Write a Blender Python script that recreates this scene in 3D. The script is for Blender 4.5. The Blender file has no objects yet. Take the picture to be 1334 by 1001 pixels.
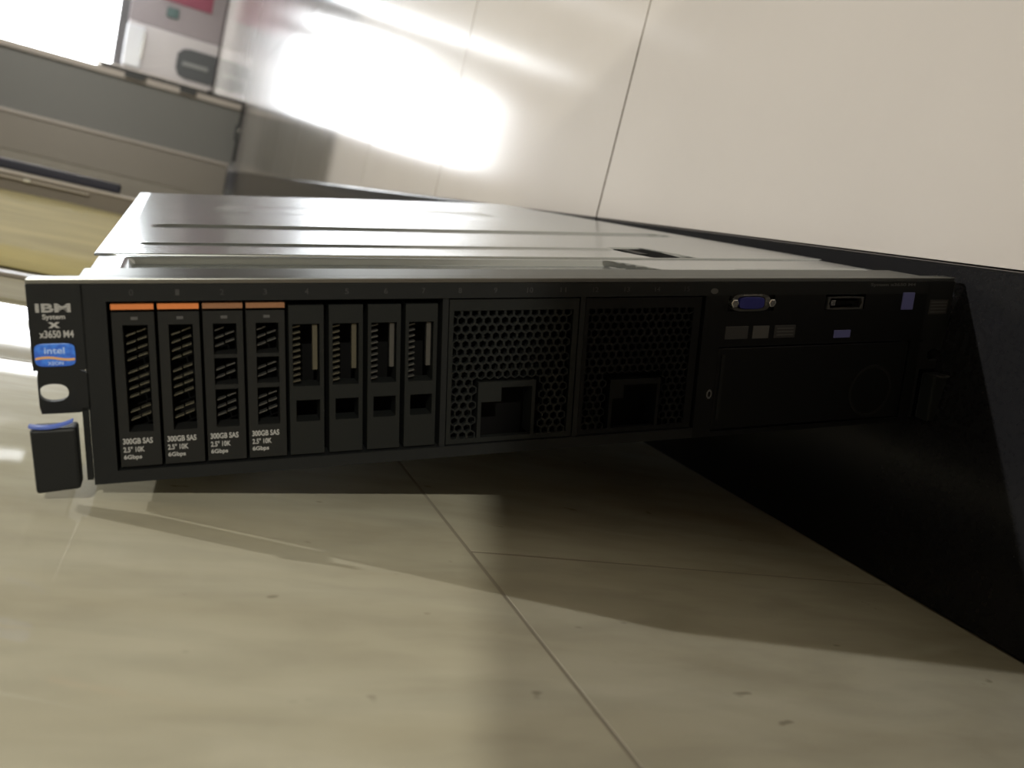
import bpy, bmesh, math, random
from mathutils import Matrix, Vector
random.seed(7)
S = bpy.context.scene
C = S.collection

# ------------------------------------------------------------------ camera
cam_d = bpy.data.cameras.new('camera')
cam = bpy.data.objects.new('camera', cam_d); C.objects.link(cam); S.camera = cam
Rc = Matrix(((0.899521, -0.154428, -0.408673), (-0.368631, 0.233736, -0.89971), (0.234462, 0.959958, 0.153324)))
m = Rc.to_4x4(); m.translation = Vector((0.022886, -0.357161, 0.143553))
cam.matrix_world = m
cam_d.sensor_width = 36; cam_d.sensor_fit = 'HORIZONTAL'
cam_d.lens = 1110.5 / 1334 * 36
cam_d.clip_start = 0.01; cam_d.clip_end = 60
cam_d.dof.use_dof = True; cam_d.dof.focus_distance = 0.47; cam_d.dof.aperture_fstop = 10

# ------------------------------------------------------------------ world, lights, exposure
w = bpy.data.worlds.new('world'); S.world = w; w.use_nodes = True
w.node_tree.nodes['Background'].inputs[0].default_value = (0.9, 0.93, 1, 1)
w.node_tree.nodes['Background'].inputs[1].default_value = 0.02
vs = S.view_settings
vs.view_transform = 'Standard'; vs.look = 'None'; vs.gamma = 1; vs.exposure = 0.5
vs.use_curve_mapping = False

def area(name, loc, target, size, power, col=(1, 1, 1), size_y=None):
    d = bpy.data.lights.new(name, 'AREA'); d.energy = power; d.color = col
    d.shape = 'RECTANGLE' if size_y else 'DISK'; d.size = size
    if size_y: d.size_y = size_y
    o = bpy.data.objects.new(name, d); C.objects.link(o); o.location = loc
    o.rotation_euler = (Vector(target) - Vector(loc)).to_track_quat('-Z', 'Y').to_euler()
    return o
area('far_side_lamp_light', (-8.2, 2.85, 2.68), (0.2, 0.0, 0), 0.13, 430, (1, 0.97, 0.925))
area('rear_lamp_light', (-1.3, -4.0, 2.68), (-1.0, -3.2, 0), 0.12, 125, (1, 0.96, 0.84))
area('hall_fill_light', (-1.2, 9.0, 2.6), (-1.2, 10.5, 0.5), 0.5, 40, (0.95, 0.97, 1))  # added fill light, brightens the far stretch of the right wall
WINDOW_GLOW = 10.0
ml = area('middle_fill_light', (-1.9, 3.6, 2.66), (-0.4, 6.1, 0.3), 0.5, 7, (1, 0.98, 0.95)); ml.data.spread = math.radians(70)  # added fill light for the counter and far wall, narrow spread

# ------------------------------------------------------------------ materials
def mat(name, col, rough=0.5, metal=0.0, spec=0.5, emis=None, noise=None, bump=None, aniso=None, coat=0):
    """noise=(scale xyz, second colour, contrast lo, hi); bump=(scale, strength)"""
    mt = bpy.data.materials.new(name); mt.use_nodes = True
    nt = mt.node_tree; b = nt.nodes['Principled BSDF']
    b.inputs['Base Color'].default_value = (*col, 1)
    b.inputs['Roughness'].default_value = rough
    b.inputs['Metallic'].default_value = metal
    b.inputs['Specular IOR Level'].default_value = spec
    if coat:
        b.inputs['Coat Weight'].default_value = coat; b.inputs['Coat Roughness'].default_value = 0.05
    if emis:
        b.inputs['Emission Color'].default_value = (*emis[0], 1); b.inputs['Emission Strength'].default_value = emis[1]
    if aniso: b.inputs['Anisotropic'].default_value = aniso
    if noise or bump:
        tc = nt.nodes.new('ShaderNodeTexCoord')
    if noise:
        mp = nt.nodes.new('ShaderNodeMapping'); mp.inputs['Scale'].default_value = noise[0]
        nt.links.new(tc.outputs['Object'], mp.inputs['Vector'])
        n = nt.nodes.new('ShaderNodeTexNoise'); n.inputs['Scale'].default_value = 1; n.inputs['Detail'].default_value = 5
        nt.links.new(mp.outputs[0], n.inputs['Vector'])
        r = nt.nodes.new('ShaderNodeValToRGB')
        r.color_ramp.elements[0].position = noise[2]; r.color_ramp.elements[0].color = (*noise[1], 1)
        r.color_ramp.elements[1].position = noise[3]; r.color_ramp.elements[1].color = (*col, 1)
        nt.links.new(n.outputs['Fac'], r.inputs[0]); nt.links.new(r.outputs[0], b.inputs['Base Color'])
    if bump:
        mp2 = nt.nodes.new('ShaderNodeMapping')
        sc = bump[0] if isinstance(bump[0], tuple) else (bump[0],) * 3
        mp2.inputs['Scale'].default_value = sc
        nt.links.new(tc.outputs['Object'], mp2.inputs['Vector'])
        n2 = nt.nodes.new('ShaderNodeTexNoise'); n2.inputs['Scale'].default_value = 1; n2.inputs['Detail'].default_value = 3
        nt.links.new(mp2.outputs[0], n2.inputs['Vector'])
        bp = nt.nodes.new('ShaderNodeBump'); bp.inputs['Strength'].default_value = bump[1]; bp.inputs['Distance'].default_value = 0.001
        nt.links.new(n2.outputs['Fac'], bp.inputs['Height']); nt.links.new(bp.outputs[0], b.inputs['Normal'])
    return mt
M = {}
def floor_tile_material():
    mt = bpy.data.materials.new('beige_stone_tile'); mt.use_nodes = True
    nt = mt.node_tree; N = nt.nodes; L = nt.links; b = N['Principled BSDF']
    g = N.new('ShaderNodeNewGeometry')
    def noise(scale, detail, dist=0.0):
        mp = N.new('ShaderNodeMapping'); mp.inputs['Scale'].default_value = scale
        L.new(g.outputs['Position'], mp.inputs[0])
        n = N.new('ShaderNodeTexNoise'); n.inputs['Scale'].default_value = 1; n.inputs['Detail'].default_value = detail
        n.inputs['Distortion'].default_value = dist
        L.new(mp.outputs[0], n.inputs['Vector']); return n
    n1 = noise((7, 20, 5), 4, 0.6); n2 = noise((18, 60, 10), 3, 0.4); n3 = noise((45, 75, 40), 2)
    r1 = N.new('ShaderNodeValToRGB'); e = r1.color_ramp.elements
    e[0].position = 0.3; e[0].color = (0.425, 0.396, 0.294, 1); e[1].position = 0.72; e[1].color = (0.52, 0.50, 0.394, 1)
    L.new(n1.outputs['Fac'], r1.inputs[0])
    r2 = N.new('ShaderNodeValToRGB'); e = r2.color_ramp.elements
    e[0].position = 0.35; e[0].color = (0.9, 0.9, 0.9, 1); e[1].position = 0.6; e[1].color = (1, 1, 1, 1)
    L.new(n2.outputs['Fac'], r2.inputs[0])
    r3 = N.new('ShaderNodeValToRGB'); e = r3.color_ramp.elements
    e[0].position = 0.245; e[0].color = (0.62, 0.62, 0.6, 1); e[1].position = 0.29; e[1].color = (1, 1, 1, 1)
    L.new(n3.outputs['Fac'], r3.inputs[0])
    m1 = N.new('ShaderNodeMix'); m1.data_type = 'RGBA'; m1.blend_type = 'MULTIPLY'; m1.inputs[0].default_value = 1
    L.new(r1.outputs[0], m1.inputs[6]); L.new(r2.outputs[0], m1.inputs[7])
    m2 = N.new('ShaderNodeMix'); m2.data_type = 'RGBA'; m2.blend_type = 'MULTIPLY'; m2.inputs[0].default_value = 1
    L.new(m1.outputs[2], m2.inputs[6]); L.new(r3.outputs[0], m2.inputs[7])
    L.new(m2.outputs[2], b.inputs['Base Color'])
    b.inputs['Roughness'].default_value = 0.03; b.inputs['Specular IOR Level'].default_value = 0.3
    return mt
M['floor'] = floor_tile_material()
M['grout'] = mat('grout', (0.25, 0.225, 0.17), 0.8)
M['wall'] = mat('glazed_wall_tile', (0.57, 0.53, 0.483), 0.14, spec=0.5, noise=((2.2, 2.2, 2.2), (0.53, 0.492, 0.448), 0.35, 0.65), bump=(5, 0.2))
M['wallgrout'] = mat('wall_grout', (0.16, 0.135, 0.12), 0.7)
M['granite'] = mat('black_granite', (0.009, 0.009, 0.010), 0.16, spec=0.33, noise=((300, 300, 300), (0.011, 0.011, 0.012), 0.4, 0.7))
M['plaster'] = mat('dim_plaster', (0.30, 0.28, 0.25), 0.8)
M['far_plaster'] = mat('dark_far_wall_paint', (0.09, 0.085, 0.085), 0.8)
M['ceiling'] = mat('ceiling_paint', (0.4, 0.39, 0.37), 0.9)
M['steel'] = mat('galvanised_steel', (0.50, 0.535, 0.54), 0.2, metal=0.95, noise=((3, 60, 3), (0.43, 0.465, 0.47), 0.35, 0.7), bump=((6, 60, 6), 0.12))
M['steel_lip'] = mat('steel_lip', (0.24, 0.245, 0.235), 0.3, metal=0.95)
M['steel_lip'].node_tree.nodes['Principled BSDF'].inputs['Specular Tint'].default_value = (0.5, 0.51, 0.5, 1)
M['chassis'] = mat('chassis_steel', (0.45, 0.46, 0.46), 0.38, metal=0.9)
M['slot'] = mat('dark_slot', (0.006, 0.006, 0.006), 0.9, spec=0.05)
M['black'] = mat('black_plastic', (0.0105, 0.0115, 0.0118), 0.5, spec=0.22)
M['carrier'] = mat('carrier_plastic', (0.0125, 0.013, 0.0125), 0.5, spec=0.22)
M['blank'] = mat('blank_plastic', (0.0098, 0.011, 0.0105), 0.5, spec=0.22)
M['panel'] = mat('panel_plastic', (0.0055, 0.0058, 0.006), 0.45, spec=0.18)
M['void'] = mat('bay_void', (0.003, 0.003, 0.003), 0.7, spec=0.1)
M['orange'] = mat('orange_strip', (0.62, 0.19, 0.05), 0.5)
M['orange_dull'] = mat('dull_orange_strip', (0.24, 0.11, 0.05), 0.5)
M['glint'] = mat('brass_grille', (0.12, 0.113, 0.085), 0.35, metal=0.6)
M['print'] = mat('grey_print', (0.4, 0.4, 0.39), 0.6)
M['print_dim'] = mat('dim_print', (0.028, 0.028, 0.029), 0.6)
M['print_mid'] = mat('mid_print', (0.07, 0.07, 0.07), 0.6)
M['badge'] = mat('blue_badge', (0.03, 0.12, 0.62), 0.35, noise=((400, 1, 500), (0.05, 0.22, 0.8), 0.4, 0.6))
M['badge_line'] = mat('badge_line', (0.75, 0.42, 0.16), 0.4)
M['badge_text'] = mat('badge_text', (0.45, 0.62, 0.95), 0.4)
M['blue'] = mat('touch_blue', (0.09, 0.15, 0.5), 0.4)
M['vga'] = mat('port_blue', (0.02, 0.023, 0.18), 0.4)
M['usb3'] = mat('tab_blue', (0.12, 0.13, 0.34), 0.5)
M['chrome'] = mat('chrome', (0.75, 0.75, 0.72), 0.25, metal=1)
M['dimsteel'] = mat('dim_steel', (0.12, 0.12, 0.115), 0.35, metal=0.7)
M['mat_yellow'] = mat('straw_mat', (0.46, 0.40, 0.19), 0.75, noise=((3.5, 9, 1), (0.36, 0.31, 0.155), 0.3, 0.6))
M['board'] = mat('matte_board', (0.37, 0.345, 0.26), 0.8, spec=0.2, noise=((3, 30, 1), (0.31, 0.29, 0.215), 0.35, 0.6))
M['rail'] = mat('rail_paint', (0.22, 0.195, 0.165), 0.4, spec=0.4)
M['rail_edge'] = mat('rail_edge', (0.55, 0.5, 0.44), 0.35)
M['navy'] = mat('navy_rubber', (0.014, 0.016, 0.035), 0.5)
M['counter'] = mat('counter_grey', (0.19, 0.19, 0.178), 0.45)
M['plinth'] = mat('plinth_stone', (0.27, 0.245, 0.21), 0.35)
M['ledge'] = mat('ledge_stone', (0.5, 0.45, 0.4), 0.4)
M['dark'] = mat('dark_gap', (0.03, 0.028, 0.027), 0.6)
M['box'] = mat('white_enamel', (0.44, 0.405, 0.395), 0.35)
M['boxdoor'] = mat('white_door', (0.55, 0.55, 0.57), 0.2)
M['slotgrey'] = mat('slot_grey', (0.05, 0.052, 0.052), 0.4)
M['mauve'] = mat('mauve_cabinet', (0.23, 0.195, 0.195), 0.5)
M['red'] = mat('red_band', (0.20, 0.035, 0.06), 0.5)
M['green'] = mat('dark_green', (0.06, 0.10, 0.09), 0.5)
M['glow'] = mat('window_glow', (0.9, 0.9, 0.9), 0.4, emis=((0.93, 0.96, 1.0), WINDOW_GLOW))
M['glow2'] = mat('window_glow_top', (0.9, 0.9, 0.9), 0.4, emis=((0.93, 0.96, 1.0), 6.0))
M['blocker_carton'] = mat('blocker_board', (0.36, 0.25, 0.15), 0.8)
M['tape'] = mat('packing_tape', (0.45, 0.33, 0.18), 0.3)
M['glow3'] = mat('lamp_diffuser', (0.9, 0.9, 0.9), 0.4, emis=((0.95, 0.97, 1.0), 1.4))
M['frame_white'] = mat('white_frame', (0.7, 0.7, 0.68), 0.5)

# ------------------------------------------------------------------ mesh helpers
class MB:
    def __init__(s): s.v = []; s.f = []
    def box(s, x0, x1, y0, y1, z0, z1):
        b = len(s.v)
        s.v += [(x, y, z) for z in (z0, z1) for y in (y0, y1) for x in (x0, x1)]
        s.f += [tuple(b + i for i in q) for q in ((0, 2, 3, 1), (4, 5, 7, 6), (0, 1, 5, 4), (2, 6, 7, 3), (0, 4, 6, 2), (1, 3, 7, 5))]
        return s
    def prism_y(s, pts, y0, y1):            # pts (x,z) counter clockwise seen from -y
        b = len(s.v); n = len(pts)
        s.v += [(x, y0, z) for x, z in pts] + [(x, y1, z) for x, z in pts]
        s.f.append(tuple(b + i for i in range(n))); s.f.append(tuple(b + n + i for i in reversed(range(n))))
        for i in range(n):
            j = (i + 1) % n; s.f.append((b + j, b + i, b + n + i, b + n + j))
        return s
    def ring_y(s, outer, inner, y0, y1):    # plate with a hole, both loops of the same count
        b = len(s.v); n = len(outer)
        for y in (y0, y1):
            s.v += [(x, y, z) for x, z in outer] + [(x, y, z) for x, z in inner]
        for i in range(n):
            j = (i + 1) % n
            s.f.append((b + i, b + j, b + n + j, b + n + i))
            s.f.append((b + 2*n + j, b + 2*n + i, b + 3*n + i, b + 3*n + j))
            s.f.append((b + j, b + i, b + 2*n + i, b + 2*n + j))
            s.f.append((b + n + i, b + n + j, b + 3*n + j, b + 3*n + i))
        return s
    def build(s, name, m, parent=None, bevel=0, smooth=False):
        me = bpy.data.meshes.new(name); me.from_pydata(s.v, [], s.f); me.validate()
        bm = bmesh.new(); bm.from_mesh(me); bmesh.ops.recalc_face_normals(bm, faces=bm.faces)
        if bevel:
            bmesh.ops.bevel(bm, geom=[e for e in bm.edges if e.calc_face_angle(0) > 0.7], offset=bevel, segments=2, affect='EDGES', profile=0.5)
        if smooth:
            for f in bm.faces: f.smooth = True
        bm.to_mesh(me); bm.free()
        me.materials.append(M[m] if isinstance(m, str) else m)
        o = bpy.data.objects.new(name, me); C.objects.link(o)
        if parent: o.parent = parent
        return o
def K(x): return x / 1000.0
def mmbox(mb, x0, x1, y0, y1, z0, z1): return mb.box(K(x0), K(x1), K(y0), K(y1), K(z0), K(z1))
def oval(cx, cz, rx, rz, n=24, p=2.0):
    out = []
    for i in range(n):
        a = 2 * math.pi * i / n; c, s_ = math.cos(a), math.sin(a)
        out.append((K(cx + rx * math.copysign(abs(c) ** (2 / p), c)), K(cz + rz * math.copysign(abs(s_) ** (2 / p), s_))))
    return out
def rect_loop(x0, x1, z0, z1, cx, cz, n=24):
    out = []
    for i in range(n):
        a = 2 * math.pi * i / n; c, s_ = math.cos(a), math.sin(a)
        hx = (x1 - cx) if c > 0 else (cx - x0); hz = (z1 - cz) if s_ > 0 else (cz - z0)
        t = min(hx / abs(c) if abs(c) > 1e-6 else 1e9, hz / abs(s_) if abs(s_) > 1e-6 else 1e9)
        out.append((K(cx + c * t), K(cz + s_ * t)))
    return out
def thing(name, label, cat, loc=(0, 0, 0), group=None):
    o = bpy.data.objects.new(name, None); C.objects.link(o); o.location = loc; o.empty_display_size = 0.05
    o['label'] = label; o['category'] = cat
    if group: o['group'] = group
    return o
def tag(o, label, cat, group=None):
    o['label'] = label; o['category'] = cat
    if group: o['group'] = group
    return o
def struct(o): o['kind'] = 'structure'; return o
def text(name, s, x, z, y, width, height, m, parent, bold=0.0):
    cu = bpy.data.curves.new(name, 'FONT'); cu.body = s; cu.size = 1; cu.offset = bold; cu.extrude = 0.004
    t = bpy.data.objects.new(name, cu); C.objects.link(t)
    dg = bpy.context.evaluated_depsgraph_get()
    me = bpy.data.meshes.new_from_object(t.evaluated_get(dg)); bpy.data.objects.remove(t)
    xs = [v.co.x for v in me.vertices]; ys = [v.co.y for v in me.vertices]
    sx = K(width) / (max(xs) - min(xs)); sz = K(height) / (max(ys) - min(ys)); x0, z0 = min(xs), min(ys)
    for v in me.vertices:
        v.co = ((v.co.x - x0) * sx + K(x), K(y) - v.co.z * 0.02, (v.co.y - z0) * sz + K(z))
    me.materials.clear(); me.materials.append(M[m])
    o = bpy.data.objects.new(name, me); C.objects.link(o); o.parent = parent
    return o

# ------------------------------------------------------------------ the setting
XW, XL, YB, YF, YE, ZC = 0.460, -9.0, -5.2, 12.0, 18.0, 2.8
floor = struct(MB().box(XL, XW + 0.15, YB, YE, -0.06, -0.0002).build('floor', 'grout'))
tile_cache = {}
def tile_piece(name, lo, hi, m, parent, bev=0.0012):
    size = tuple(round(b - a, 4) for a, b in zip(lo, hi)); key = (name, size)
    if key not in tile_cache:
        o = MB().box(0, size[0], 0, size[1], 0, size[2]).build(name, m, parent, bevel=bev); tile_cache[key] = o.data
    else:
        o = bpy.data.objects.new(name, tile_cache[key]); C.objects.link(o); o.parent = parent
    o.location = lo; return o
J = 0.0011
P = 0.6
xj = 0.183
cols = [(xj, XW), (xj - P, xj), (xj - 2 * P, xj - P), (xj - 3 * P, xj - 2 * P), (xj - 4 * P, xj - 3 * P), (xj - 5 * P, xj - 4 * P)]
for ci, (a, b) in enumerate(cols):
    off = -0.003 if ci == 0 else 0.255
    k = -9
    while off + k * P < 12.0:
        y0 = max(off + k * P, YB); y1 = off + (k + 1) * P
        if y1 > y0 + 0.01:
            tile_piece('floor_tile', (a + J, y0 + J, -0.0125), (b - J, y1 - J, 0), 'floor', floor, 0)
        k += 1
wall_right = struct(MB().box(XW + 0.016, XW + 0.15, YB, YE, 0, ZC).build('wall_right', 'wallgrout'))
zj = 0.865; PY = 0.6265
rows = [(0.197, zj), (zj, zj + 0.67), (zj + 0.67, zj + 1.34), (zj + 1.34, ZC)]
for k in range(-8, 28):
    y0 = 0.503 + (k - 1) * PY; y1 = y0 + PY
    for (z0, z1) in rows:
        tile_piece('wall_tile', (XW + 0.005, y0 + 0.0018, z0 + 0.0015), (XW + 0.017, y1 - 0.0018, z1 - 0.0015), 'wall', wall_right, 0)
bb = MB().box(XW, XW + 0.017, YB, YE, 0, 0.197).build('baseboard_right', 'granite', bevel=0.002); struct(bb)
struct(MB().box(XL, XW + 0.15, YB - 0.1, YB, 0, ZC).build('wall_back', 'plaster'))
struct(MB().box(XL - 0.1, XL, YB, YE, 0, ZC).build('wall_left', 'plaster'))
struct(MB().box(XL, XW + 0.15, YE, YE + 0.1, 0, ZC).build('wall_end', 'plaster'))
struct(MB().box(XL, XW + 0.15, YB, YE, ZC, ZC + 0.1).build('ceiling', 'ceiling'))
# partition wall with the glowing window, open towards the hall on the right
WX0, WX1 = -3.3, -0.745
pf = MB()
pf.box(XL, WX0, YF + 0.04, YF + 0.16, 0, ZC); pf.box(WX0, WX1, YF + 0.04, YF + 0.16, 0, 1.05)
pf.box(WX0, WX1, YF + 0.04, YF + 0.16, 2.62, ZC); pf.box(WX1, XW + 0.15, YF + 0.04, YF + 0.16, 0, ZC)
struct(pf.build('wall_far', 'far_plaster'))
struct(MB().box(-4.7, -4.6, 2.6, YF, 0, ZC).build('shade_partition', 'plaster'))  # unseen partition, added to shade the far part of the tiled wall
win = struct(MB().box(WX0, WX1, YF + 0.14, YF + 0.16, 1.05, 2.62).build('window_1', 'frame_white'))
for z0, z1, mm_ in ((1.06, 2.22, 'glow'), (2.34, 2.55, 'glow2')):
    MB().box(WX0 + 0.02 if z0 < 2 else -2.0, WX1 - 0.02, YF + 0.10, YF + 0.139, z0, z1).build('pane', mm_, win)
MB().box(WX0, WX1, YF + 0.06, YF + 0.139, 2.22, 2.34).build('transom', 'frame_white', win)
for y0, y1, nm in ((8.05, 8.35, 'ceiling panel light above the middle of the room'), (11.35, 11.85, 'ceiling panel light close to the bright window')):
    cl = thing('ceiling_light', 'long white ' + nm, 'light', (-2.4, (y0 + y1) / 2, ZC))
    MB().box(-1.9, 1.7, (y0 - y1) / 2, (y1 - y0) / 2, -0.05, 0.0).build('housing', 'frame_white', cl)
    MB().box(-1.88, 1.68, (y0 - y1) / 2 + 0.01, (y1 - y0) / 2 - 0.01, -0.056, -0.05).build('diffuser', 'glow2' if y0 > 9 else 'glow3', cl)

# ------------------------------------------------------------------ things at the far end
YC = 5.95
cnt = thing('low_counter', 'long low grey counter crossing the room behind the server, with pale ledge on top', 'counter', (-2.0, YC - 0.1, 0))
def wbox(name, m, parent, x0, x1, y0, y1, z0, z1, bevel=0.0):
    px, py, pz = parent.location if parent else (0, 0, 0)
    return MB().box(x0 - px, x1 - px, y0 - py, y1 - py, z0 - pz, z1 - pz).build(name, m, parent, bevel=bevel)
CX0, CX1 = -4.5, 0.452
wbox('plinth', 'plinth', cnt, CX0, CX1 - 0.03, YC - 0.10, YC, 0.0, 0.222, 0.004)
wbox('plinth_edge', 'ledge', cnt, CX0, CX1 - 0.03, YC - 0.11, YC, 0.222, 0.240, 0.003)
wbox('front_panel', 'counter', cnt, CX0, CX1, YC - 0.05, YC, 0.240, 0.60, 0.003)
wbox('worktop', 'ledge', cnt, CX0, CX1, YC - 0.07, YC + 0.02, 0.60, 0.640, 0.004)
for a, b in ((-0.28, -0.16), (0.05, 0.15)):
    wbox('ledge_clip', 'slotgrey', cnt, a, b, YC - 0.085, YC - 0.07, 0.612, 0.645, 0.003)
wbox('shadow_line', 'dark', cnt, -0.42, CX1, YC - 0.05, YC, 0.640, 0.664)  # dark bar standing in for the shadow gap above the worktop
wbox('upright', 'dark', cnt, 0.437, 0.457, YC - 0.15, YC - 0.11, 0.26, 0.66, 0.003)
wbox('clasp', 'slotgrey', cnt, 0.42, 0.458, YC - 0.165, YC - 0.15, 0.40, 0.50, 0.006)
wbox('knob', 'chrome', cnt, 0.436, 0.452, YC - 0.185, YC - 0.165, 0.455, 0.475, 0.006)

struct(MB().box(-0.9, 0.40, YF - 0.16, YF + 0.039, 1.12, 1.176).build('trim_1', 'ledge', bevel=0.004))
bx = thing('enamel_box', 'pinkish white appliance box with rounded dark slot, right of the far bright window', 'box', (-0.12, YF - 0.04, 1.176))
wbox('body', 'box', bx, -0.62, 0.452, YF - 0.12, YF + 0.03, 1.177, 1.746, 0.015)
SL = [(0.02, 1.26), (-0.02, 1.34), (-0.02, 1.52), (0.04, 1.585), (0.12, 1.605), (0.445, 1.605), (0.445, 1.235), (0.10, 1.235)]
dp = MB(); dp.prism_y([(x + 0.12, z - 1.176) for x, z in reversed(SL)], -0.10, -0.078); dp.build('slot', 'slotgrey', bx)
wbox('slot_bar', 'counter', bx, 0.05, 0.36, YF - 0.15, YF - 0.14, 1.39, 1.44, 0.004)
wbox('door', 'boxdoor', bx, -0.63, -0.42, YF - 0.16, YF - 0.12, 1.20, 1.70, 0.018)
wbox('door_handle', 'chrome', bx, -0.44, -0.415, YF - 0.19, YF - 0.16, 1.32, 1.64, 0.01)
cb = thing('wall_cabinet', 'mauve grey cabinet with a red band, above the pinkish white appliance box', 'cabinet', (-0.12, YF - 0.04, 1.747))
wbox('body', 'mauve', cb, -0.63, 0.452, YF - 0.10, YF + 0.03, 1.748, 2.79, 0.006)
wbox('red_band', 'red', cb, -0.30, 0.29, YF - 0.12, YF - 0.10, 2.10, 2.66, 0.005)
wbox('lock_plate', 'green', cb, -0.22, -0.08, YF - 0.118, YF - 0.10, 1.91, 2.03, 0.015)

cr = thing('blocker_carton', 'tall closed brown box added behind the camera to block the rear lamp', 'blocker_carton', (0.24, -0.9, 0))  # unseen, added to block the rear lamp and cast a floor shadow edge
wbox('body', 'blocker_carton', cr, -0.071, 0.44, -1.05, -0.70, 0.0, 1.0, 0.004)
for a, b in ((-0.070, 0.172), (0.175, 0.439)): wbox('top_flap', 'blocker_carton', cr, a, b, -1.049, -0.701, 1.0, 1.006)
wbox('tape', 'tape', cr, 0.148, 0.199, -1.0505, -0.6995, 1.006, 1.0075)
rl = thing('floor_rail', 'long grey painted rail lying on the floor behind the yellow mat', 'rail', (-1.4, 2.3, 0))
wbox('body', 'rail', rl, -3.2, 0.2, 1.9, 2.04, 0.0, 0.040, 0.003)
wbox('edge_strip', 'rail_edge', rl, -3.2, 0.2, 1.895, 1.96, 0.040, 0.044, 0.001)
wbox('edge_strip', 'rail_edge', rl, -3.2, -0.12, 1.886, 1.8995, 0.030, 0.033, 0.0005)
for x in (-0.255, -0.315):
    wbox('clip', 'chrome', rl, x, x + 0.016, 1.885, 1.900, 0.028, 0.036, 0.002)
nb = MB(); nb.box(-1.6, 1.43, -0.02, 0.02, 0, 0.022)
o = nb.build('rubber_bar', 'navy', bevel=0.005); o.location = (-1.49, 2.01, 0.0445)
tag(o, 'navy black rubber bar lying along the top of the grey floor rail', 'bar')
mt_ = MB()
n = 40
for j in range(7):
    for i in range(n + 1):
        x = -3.0 + 3.25 * i / n; y = 0.66 + (1.87 - 0.66) * j / 6
        mt_.v.append((x, y, 0.004 + 0.0015 * math.sin(i * 1.3 + j * 2.1)))
for j in range(6):
    for i in range(n):
        a = j * (n + 1) + i; mt_.f.append((a, a + 1, a + n + 2, a + n + 1))
mo = mt_.build('floor_mat', 'mat_yellow', smooth=True)
sm = mo.modifiers.new('t', 'SOLIDIFY'); sm.thickness = 0.003; sm.offset = -1
tag(mo, 'straw yellow mat spread on the floor left of the steel server', 'mat')
ms = MB(); ms.box(-1.5, 1.5, -0.082, 0.088, 0, 0.0025)
o = ms.build('glare_cover_board', 'board', bevel=0.0006); o.location = (-1.50, 0.55, 0); tag(o, 'thin greyish beige board added in front of the yellow mat to cover floor glare', 'board')  # added matte cover, keeps the window reflection off this floor strip
ms = MB(); ms.box(-1.5, 1.5, -0.01, 0.01, 0, 0.004)
o = ms.build('wood_strip', 'rail', bevel=0.001); o.location = (-1.49, 0.595, 0.0027); tag(o, 'narrow brown strip lying on the greyish beige board beside the mat', 'strip')

# ------------------------------------------------------------------ the server
srv = thing('rack_server', 'black fronted two unit rack server with galvanised steel lid, tilted against the baseboard', 'server')
Ms = Matrix(((0.978104, 0.009459, -0.207902), (-0.012942, 0.999798, -0.015398), (0.207715, 0.017751, 0.978028)))
ms4 = Ms.to_4x4(); ms4.translation = Vector((0.235496, 0.016846, 0.05237))
srv.matrix_world = ms4

# lid as a pressed sheet: heights follow the embossed channels
def smooth(a, b, x): t = max(0, min(1, (x - a) / (b - a))); return t * t * (3 - 2 * t)
def band(x, y, x0, x1, y0, y1, s=3, r=6):
    return smooth(x0 - s, x0 + s, x) * (1 - smooth(x1 - s, x1 + s, x)) * smooth(y0 - s, y0 + s, y) * (1 - smooth(y1 - s, y1 + s, y))
def stad(x, y, x0, x1, y0, y1, s=2.0):   # rounded-end band
    cy = (y0 + y1) / 2; r = (y1 - y0) / 2
    xx = min(max(x, x0 + r), x1 - r); d = math.hypot(x - xx, y - cy)
    return 1 - smooth(r - s, r + s, d)
def refine(vals, feats, step_c, lo, hi, step_f=1.0, w=5):
    s = set()
    v = lo
    while v <= hi + 1e-6: s.add(round(v, 2)); v += step_c
    s.add(hi)
    for f in feats:
        v = f - w
        while v <= f + w: 
            if lo <= v <= hi: s.add(round(v, 2))
            v += step_f
    return sorted(s)
def sheet(name, xs, ys, hf, m, thick=1.2):
    mb = MB(); nx, ny = len(xs), len(ys)
    for y in ys:
        for x in xs: mb.v.append((K(x), K(y), K(hf(x, y))))
    for j in range(ny - 1):
        for i in range(nx - 1):
            a = j * nx + i; mb.f.append((a, a + 1, a + nx + 1, a + nx))
    b = len(mb.v)
    rim = [i for i in range(nx)] + [j * nx + nx - 1 for j in range(1, ny)] + [(ny - 1) * nx + i for i in range(nx - 2, -1, -1)] + [j * nx for j in range(ny - 2, 0, -1)]
    for r in rim:
        v = mb.v[r]; mb.v.append((v[0], v[1], v[2] - K(thick)))
    n = len(rim)
    for i in range(n):
        j = (i + 1) % n; mb.f.append((rim[i], b + i, b + j, rim[j]))
    return mb.build(name, m, srv, smooth=True)
def lid_h(x, y):
    h = 87.0
    h -= 1.6 * stad(x, y, -200, 205, 250, 284, 2)
    h += 1.0 * stad(x, y, -205, 90, 141, 153, 2)
    h -= 1.0 * stad(x, y, -150, 120, 420, 520, 3)
    # latch well, slanted front edge
    xs_ = x - (150 - y) * 0.12
    h -= 1.8 * band(xs_, y, 88, 119, 98, 158, 1.5)
    return h
xs = refine(None, [-200, -195, 205, 200, 88, 118, 122, 95], 12, -224, 224)
ys = refine(None, [250, 284, 267, 141, 153, 104, 156, 96], 14, 95, 733)
lid = sheet('lid', xs, ys, lid_h, 'steel')
def front_h(x, y):
    h = 86.2
    h -= 3.4 * band(x, y, -207, 62 - (y - 60) * 0.3, 37, 86, 2.2)
    h -= 1.2 * band(x, y, 120, 215, 44, 47, 1.2)
    return h
xs = refine(None, [-207, 58, 66, 50, 74, 42, 120, 215], 10, -221.5, 221.5)
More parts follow.
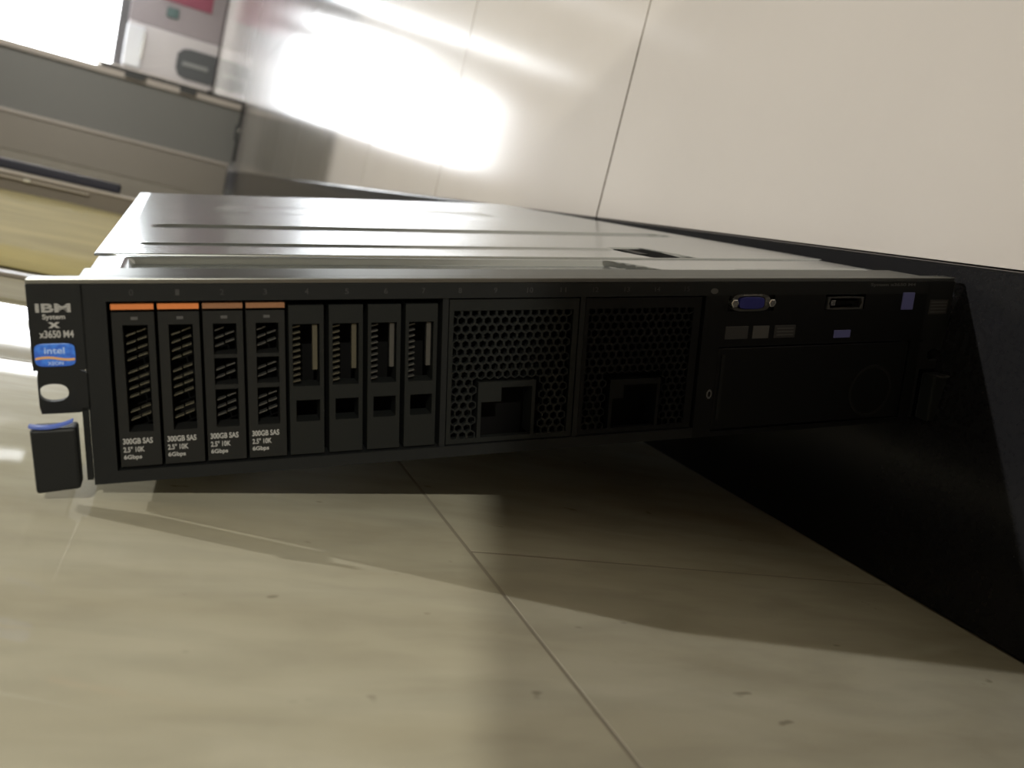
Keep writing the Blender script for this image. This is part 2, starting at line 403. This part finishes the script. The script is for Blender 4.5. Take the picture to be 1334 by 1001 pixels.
ys = refine(None, [37, 86, 45], 8, 9, 101)
sheet('front_deck', xs, ys, front_h, 'steel')
mmbox(MB(), -222.5, 222.5, 10, 18, 86.0, 87.0).build('lid_seam', 'steel_lip', srv)
# cross bar over the front edge, brushed steel darkened in place of a dark reflection
lip = MB(); mmbox(lip, -241, 241, 0.6, 9, 85.2, 87.4); mmbox(lip, -223, 223, 9, 34, 86.0, 87.4); lip.build('front_lip', 'steel_lip', srv, bevel=0.0003)
lw = MB(); lw.v = [(K(x), K(y), K(z)) for z in (85.2, 86.2) for x, y in ((91, 99), (118, 101), (123, 156), (95, 154))]
lw.f = [(3, 2, 1, 0), (4, 5, 6, 7), (0, 1, 5, 4), (1, 2, 6, 5), (2, 3, 7, 6), (3, 0, 4, 7)]
lw = lw.build('latch_recess', 'slot', srv)
mmbox(MB(), 97, 103, 120, 148, 86.2, 86.7).build('lid_latch', 'carrier', lw)
ch = MB()
mmbox(ch, -222, -220.5, 12, 733, 2, 85.4); mmbox(ch, 220.5, 222, 12, 733, 2, 85.4)
mmbox(ch, -222, 222, 12, 733, 1, 2.2); mmbox(ch, -222, 222, 731.5, 733, 2, 85.4)
ch.build('chassis', 'chassis', srv)
mmbox(MB(), -220, 220, 19, 21, 3, 84.5).build('backplane', 'void', srv)

# ---- front frame: bars between the openings
fr = MB()
mmbox(fr, -222, 222, 0, 12, 78.2, 85.2)            # top bar
mmbox(fr, -222, 70, 0, 12, 0.6, 6.0)               # bottom bar
mmbox(fr, -222, -213.0, 0, 12, 6.0, 78.2)          # left post
mmbox(fr, -72.0, -69.2, 0.8, 12, 6.0, 78.2)
mmbox(fr, -1.6, 1.0, 0.8, 12, 6.0, 78.2)
fr.build('front_frame', 'black', srv)
# bay numbers printed over the bays
for i in range(16):
    cx = -203.4 + 17.42 * i
    text('bay_number', str(i), cx - (0.9 if i < 10 else 1.5), 80.6, -0.05, 1.6 if i < 10 else 3.0, 2.4, 'print_dim', srv)

PIT = 17.42; X0 = -212.2
def grille_loop(mb, x0, x1, z0, z1, pitch, thick, y0, y1, slope):
    z = z0
    while z < z1:
        mb.prism_y([(K(x0), K(z)), (K(x1), K(z + slope)), (K(x1), K(z + slope + thick)), (K(x0), K(z + thick))], K(y0), K(y1))
        z += pitch
def carrier(i, style):
    bx0 = X0 + PIT * i + 0.7; bx1 = X0 + PIT * (i + 1) - 0.7
    f = MB()
    mmbox(f, bx0, bx0 + 3.9, 1.2, 12, 7.2, 73.6); mmbox(f, bx1 - 2.6, bx1, 1.2, 12, 7.2, 73.6)
    mmbox(f, bx0 + 3.9, bx1 - 2.6, 1.2, 12, 68.2, 73.6); mmbox(f, bx0 + 3.9, bx1 - 2.6, 1.2, 12, 7.2, 22.4)
    if style:
        mmbox(f, bx0 + 3.9, bx1 - 2.6, 2.0, 12, 53.0, 54.6); mmbox(f, bx0 + 3.9, bx1 - 2.6, 2.0, 12, 39.2, 41.2)
    c = f.build('drive_carrier', 'carrier', srv)
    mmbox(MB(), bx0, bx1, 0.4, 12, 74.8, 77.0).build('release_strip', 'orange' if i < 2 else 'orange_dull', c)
    g = MB()
    a, b = bx0 + 4.3, bx1 - 3.0
    mid = (a + b) / 2
    zs = [(26, 34), (36, 50), (52, 66.5)] if not style else [(26, 38), (43, 51), (57, 66)]
    for z0, z1 in zs:
        grille_loop(g, a + 0.4, mid - 0.3, z0, z1 - 1.6, 3.5, 0.55, 6, 9, 1.3)
        grille_loop(g, mid + 0.3, b - 0.4, z0 + 1.7, z1 - 1.2, 3.5, 0.55, 6, 9, 1.3)
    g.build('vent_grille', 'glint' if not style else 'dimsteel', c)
    mmbox(MB(), bx0 + 7.2, bx0 + 9.8, 1.0, 1.3, 70.4, 71.6).build('status_light', 'print_mid', c)
    text('print', '300GB SAS', bx0 + 1.2, 17.2, 1.1, 11.6, 2.5, 'print', c, 0.02)
    text('print', '2.5" 10K', bx0 + 1.2, 13.6, 1.1, 8.2, 2.4, 'print', c, 0.02)
    text('print', '6Gbps', bx0 + 1.2, 10.0, 1.1, 7.0, 2.4, 'print', c, 0.02)
for i in range(4): carrier(i, i >= 2)
for i in range(4, 8):
    bx0 = X0 + PIT * i + 1.0; bx1 = X0 + PIT * (i + 1) - 1.3
    f = MB(); y0, y1 = 1.6, 12
    mmbox(f, bx0, bx0 + 1.6, y0, y1, 7, 75.5); mmbox(f, bx1 - 1.8, bx1, y0, y1, 7, 75.5)
    mmbox(f, bx0 + 1.6, bx1 - 1.8, y0, y1, 67.2, 75.5); mmbox(f, bx0 + 1.6, bx1 - 1.8, y0, y1, 32.5, 39.0)
    mmbox(f, bx0 + 1.6, bx1 - 1.8, y0, y1, 7, 22.5)
    mmbox(f, bx0 + 1.6, bx0 + 2.8, y0, y1, 22.5, 32.5)
    c = f.build('bay_blank', 'blank', srv)
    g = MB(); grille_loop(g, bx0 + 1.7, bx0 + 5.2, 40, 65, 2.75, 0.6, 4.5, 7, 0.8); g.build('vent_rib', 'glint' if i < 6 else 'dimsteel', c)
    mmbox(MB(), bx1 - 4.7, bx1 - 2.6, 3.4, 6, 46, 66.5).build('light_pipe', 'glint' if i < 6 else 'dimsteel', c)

# ---- perforated fillers
def filler(x0, x1, z0, z1, hx0, hx1, hz0, hz1, wx0, wx1, wz0, wz1, notch):
    f = MB(); y0, y1 = 1.2, 5
    mmbox(f, x0, hx0, y0, y1, z0, z1); mmbox(f, hx1, x1, y0, y1, z0, z1)
    mmbox(f, hx0, hx1, y0, y1, z0, hz0); mmbox(f, hx0, hx1, y0, y1, hz1, z1)
    c = f.build('bay_filler', 'blank' if x0 < -10 else 'panel', srv)
    h = MB(); p = 4.35; r = p / math.sqrt(3); ri = r * 0.74
    row = 0; z = hz0 + r * 0.6
    while z < hz1 - r * 0.3:
        x = hx0 + (p / 2 if row % 2 else 0) + p * 0.45
        while x < hx1 - p * 0.2:
            if not (wx0 - 2.6 < x < wx1 + 2.6 and z < wz1 + 2.6):
                o_ = [(K(x + r * math.cos(math.pi / 6 + math.pi / 3 * q)), K(z + r * math.sin(math.pi / 6 + math.pi / 3 * q))) for q in range(6)]
                i_ = [(K(x + ri * math.cos(math.pi / 6 + math.pi / 3 * q)), K(z + ri * math.sin(math.pi / 6 + math.pi / 3 * q))) for q in range(6)]
                h.ring_y(o_, i_, K(1.6), K(4))
            x += p
        z += 1.5 * r; row += 1
    ho = h.build('honeycomb_vent', 'blank' if x0 < -10 else 'panel', c); ho['kind'] = 'stuff'
    g = MB(); t = 1.8
    mmbox(g, wx0, wx0 + t, 1.0, 12, wz0, wz1); mmbox(g, wx1 - t, wx1, 1.0, 12, wz0, wz1); mmbox(g, wx0 + t, wx1 - t, 1.0, 12, wz1 - 3.0, wz1)
    mmbox(g, wx0 + t, wx0 + notch, 1.0, 12, wz1 - 10, wz1 - 3.0)
    g.build('finger_grip', 'blank' if x0 < -10 else 'panel', c)
filler(-68.6, -2.2, 6.6, 77.4, -66.5, -5, 9, 72, -53, -23, 9, 37, 12)
filler(1.4, 68.4, 6.6, 77.4, 3.5, 64, 9, 72, 18.5, 48, 9, 35, 8)

# ---- right hand operator panel
rp = MB()
mmbox(rp, 70, 222, 0, 12, 68.0, 69.6)
mmbox(rp, 70, 222, 0, 12, 50.5, 68.0)
mmbox(rp, 70, 81, 0, 12, 0.6, 50.5); mmbox(rp, 214.5, 222, 0, 12, 0.6, 50.5)
mmbox(rp, 81, 214.5, 0, 12, 0.6, 3.2)
mmbox(rp, 70, 84, 0, 12, 69.6, 78.2); mmbox(rp, 113.5, 147.5, 0, 12, 69.6, 78.2); mmbox(rp, 175.5, 222, 0, 12, 69.6, 78.2)
mmbox(rp, 84, 147.5, 2, 12, 69.6, 78.2)
op = rp.build('operator_panel', 'panel', srv)
# video port
vg = MB(); vg.ring_y(oval(98, 74.3, 12, 4.6, 24, 4), oval(98, 74.3, 8.9, 3.6, 24, 4), K(-0.6), K(2)); vp_ = vg.build('video_port', 'dimsteel', op)
v2 = MB(); v2.prism_y(list(oval(98, 74.3, 7.9, 3.2, 24, 4)), K(-1.6), K(1)); v2.build('port_insert', 'vga', vp_, bevel=0.0002)
mmbox(MB(), 92, 104, -1.2, 1, 78.0, 78.9).build('port_rim', 'chrome', vp_)
for cx in (86.2, 110.0):
    s = MB(); s.prism_y(oval(cx, 74.3, 2.4, 2.4, 6), K(-3.2), K(1)); so = s.build('jack_screw', 'chrome', vp_, bevel=0.0004)
# USB socket
ub = MB(); ub.ring_y(rect_loop(149, 174, 69.8, 77.0, 161.5, 73.4), rect_loop(150, 173, 70.6, 76.2, 161.5, 73.4), K(-0.5), K(8)); uo = ub.build('usb_port', 'dimsteel', op)
mmbox(MB(), 153, 172, 1, 8, 72.6, 74.4).build('port_tongue', 'slot', uo)
mmbox(MB(), 151.5, 154.5, -0.2, 1, 72.0, 75.0).build('port_spring', 'chrome', uo)
mmbox(MB(), 148.5, 174.5, 6, 12, 69.6, 78.0).build('port_back', 'void', uo)
# blue pull tab, labels, switches
mmbox(MB(), 202.5, 211, -0.8, 0.2, 69.0, 79.0).build('pull_tab', 'usb3', op, bevel=0.0003)
text('panel_print', 'System x3650 M4', 178, 82.2, -0.05, 33, 2.2, 'print_mid', srv, 0.02)
for a, b, mm2 in ((84, 98.5, 'print_dim'), (101.5, 112, 'print_mid'), (115.5, 129.5, 'print_dim')):
    q = MB(); mmbox(q, a, b, -0.4, 0.5, 54.6, 61.6); q.build('switch_plate', mm2, op, bevel=0.0003)
for k in range(3):
    mmbox(MB(), 117, 128, -0.7, -0.3, 56 + 1.8 * k, 56.6 + 1.8 * k).build('switch_rib', 'print_mid', op)
mmbox(MB(), 156.5, 168, -0.7, 0.3, 53.6, 58.0).build('blue_light', 'usb3', op, bevel=0.0003)
for x, z in ((74.5, 80.6),):
    s = MB(); s.prism_y(oval(x, z, 2.2, 1.5, 12), K(-0.4), K(0.5)); s.build('panel_screw', 'print_mid', srv)
s = MB(); s.ring_y(oval(77.5, 25, 1.7, 2.6, 16), oval(77.5, 25, 0.9, 1.5, 16), K(-1.0), K(0.5)); s.build('keyhole', 'chrome', op)
# optical drive bay
od = MB(); mmbox(od, 81.8, 213.7, 0.8, 12, 4.0, 49.6); odo = od.build('media_bay_door', 'panel', srv, bevel=0.0006)
s = MB(); s.ring_y(oval(190, 21, 15.5, 15.5, 32), oval(190, 21, 14.0, 14.0, 32), K(0.3), K(1.2)); s.build('round_emblem', 'carrier', odo)
s = MB(); mmbox(s, 84, 86, 0.2, 1, 10, 46); s.build('bay_handle', 'blank', odo)

# ---- rack ears
def ear(sx):
    label = 'left' if sx < 0 else 'right'
    xa, xb = (-241.0, -221.2) if sx < 0 else (221.2, 241.0)
    e = MB()
    # upper plate, stepped-in lower plate with an oval hole
    mmbox(e, xa, xb, 0, 3.2, 50.5, 85.2)
    xi = xa + 1.2 if sx < 0 else xa
    xo = xb if sx < 0 else xb - 1.2
    cx = (-234.2 if sx < 0 else 234.2)
    e.ring_y(rect_loop(xi, xo, 32.6, 50.5, cx, 41.3), oval(cx, 41.3, 5.3, 3.7, 24, 2.4), 0, K(3.2))
    mmbox(e, (-224.6 if sx < 0 else 222.4), (-222.4 if sx < 0 else 224.6), 0, 3.2, 3, 34.5)
    eo = e.build('rack_ear', 'black', srv)
    # release latch below the ear
    l = MB(); l.prism_y([(K(a), K(b)) for a, b in ([(-242.2, 2.4), (-226.0, 3.4), (-226.0, 29.4), (-242.0, 29.4), (-242.6, 28.5)] if sx < 0 else [(226.0, 3.0), (242.2, 3.4), (242.2, 31), (226, 31)])], K(-11.0), K(-1.0))
    lo = l.build('release_latch', 'black', srv, bevel=0.0012)
    # curved blue lip
    t = MB(); n = 14; top = []; bot = []
    x_a, x_b = (-242.6, -227.0) if sx < 0 else (227.0, 242.4)
    for i in range(n + 1):
        u = i / n; x = x_a + (x_b - x_a) * u; d = 4 * u * (1 - u)
        top.append((K(x), K(31.6 - 1.5 * d + 1.4 * u))); bot.append((K(x), K(30.6 - 1.5 * d + 1.5 * u)))
    t.prism_y(bot + top[::-1], K(-12.2), K(-9.0)); t.build('latch_lip', 'blue' if sx < 0 else 'print_dim', lo)
    return eo
el = ear(-1); er = ear(1)
def stripes_word(s, x, z, w, h, parent):
    o = text('ear_print', s, x, z, -0.05, w, h, 'print', parent, 0.03); return o
stripes_word('IBM', -238.2, 74.2, 12.4, 3.4, el)
for k in range(3):
    mmbox(MB(), -238.2, -225.8, -0.22, -0.14, 74.2 + 0.75 + k * 0.9, 74.2 + 0.86 + k * 0.9).build('print_gap', 'black', el)
text('ear_print', 'System', -236.0, 70.8, -0.05, 8.0, 2.6, 'print', el, 0.02)
text('ear_print', 'x', -234.2, 67.9, -0.05, 4.2, 2.3, 'print', el, 0.03)
text('ear_print', 'x3650 M4', -237.6, 63.9, -0.05, 12.2, 3.0, 'print', el, 0.02)
bd = MB(); bd.prism_y(oval(-232.6, 57.0, 7.3, 4.7, 28, 5), K(-0.6), K(0.0)); bo = bd.build('processor_badge', 'badge', el, bevel=0.0002)
ln = MB(); n = 12; tp = []; bt = []
for i in range(n + 1):
    u = i / n; x = -239.6 + 14.0 * u; z = 55.6 + 0.5 * math.sin(u * 5.5)
    tp.append((K(x), K(z + 0.45))); bt.append((K(x), K(z - 0.45)))
ln.prism_y(bt + tp[::-1], K(-0.85), K(-0.55)); ln.build('badge_line', 'badge_line', bo)
text('badge_print', 'intel', -236.3, 57.6, -0.72, 7.2, 2.6, 'badge_text', bo, 0.01)
text('badge_print', 'XEON', -235.4, 53.0, -0.72, 5.6, 1.4, 'badge_text', bo, 0.01)
mmbox(MB(), 224, 238, -0.3, 0.2, 66, 74.5).build('ear_label', 'print_dim', er)
for k in range(4):
    mmbox(MB(), 224.8, 237, -0.5, -0.25, 67 + 1.9 * k, 67.6 + 1.9 * k).build('ear_print', 'print_mid', er)
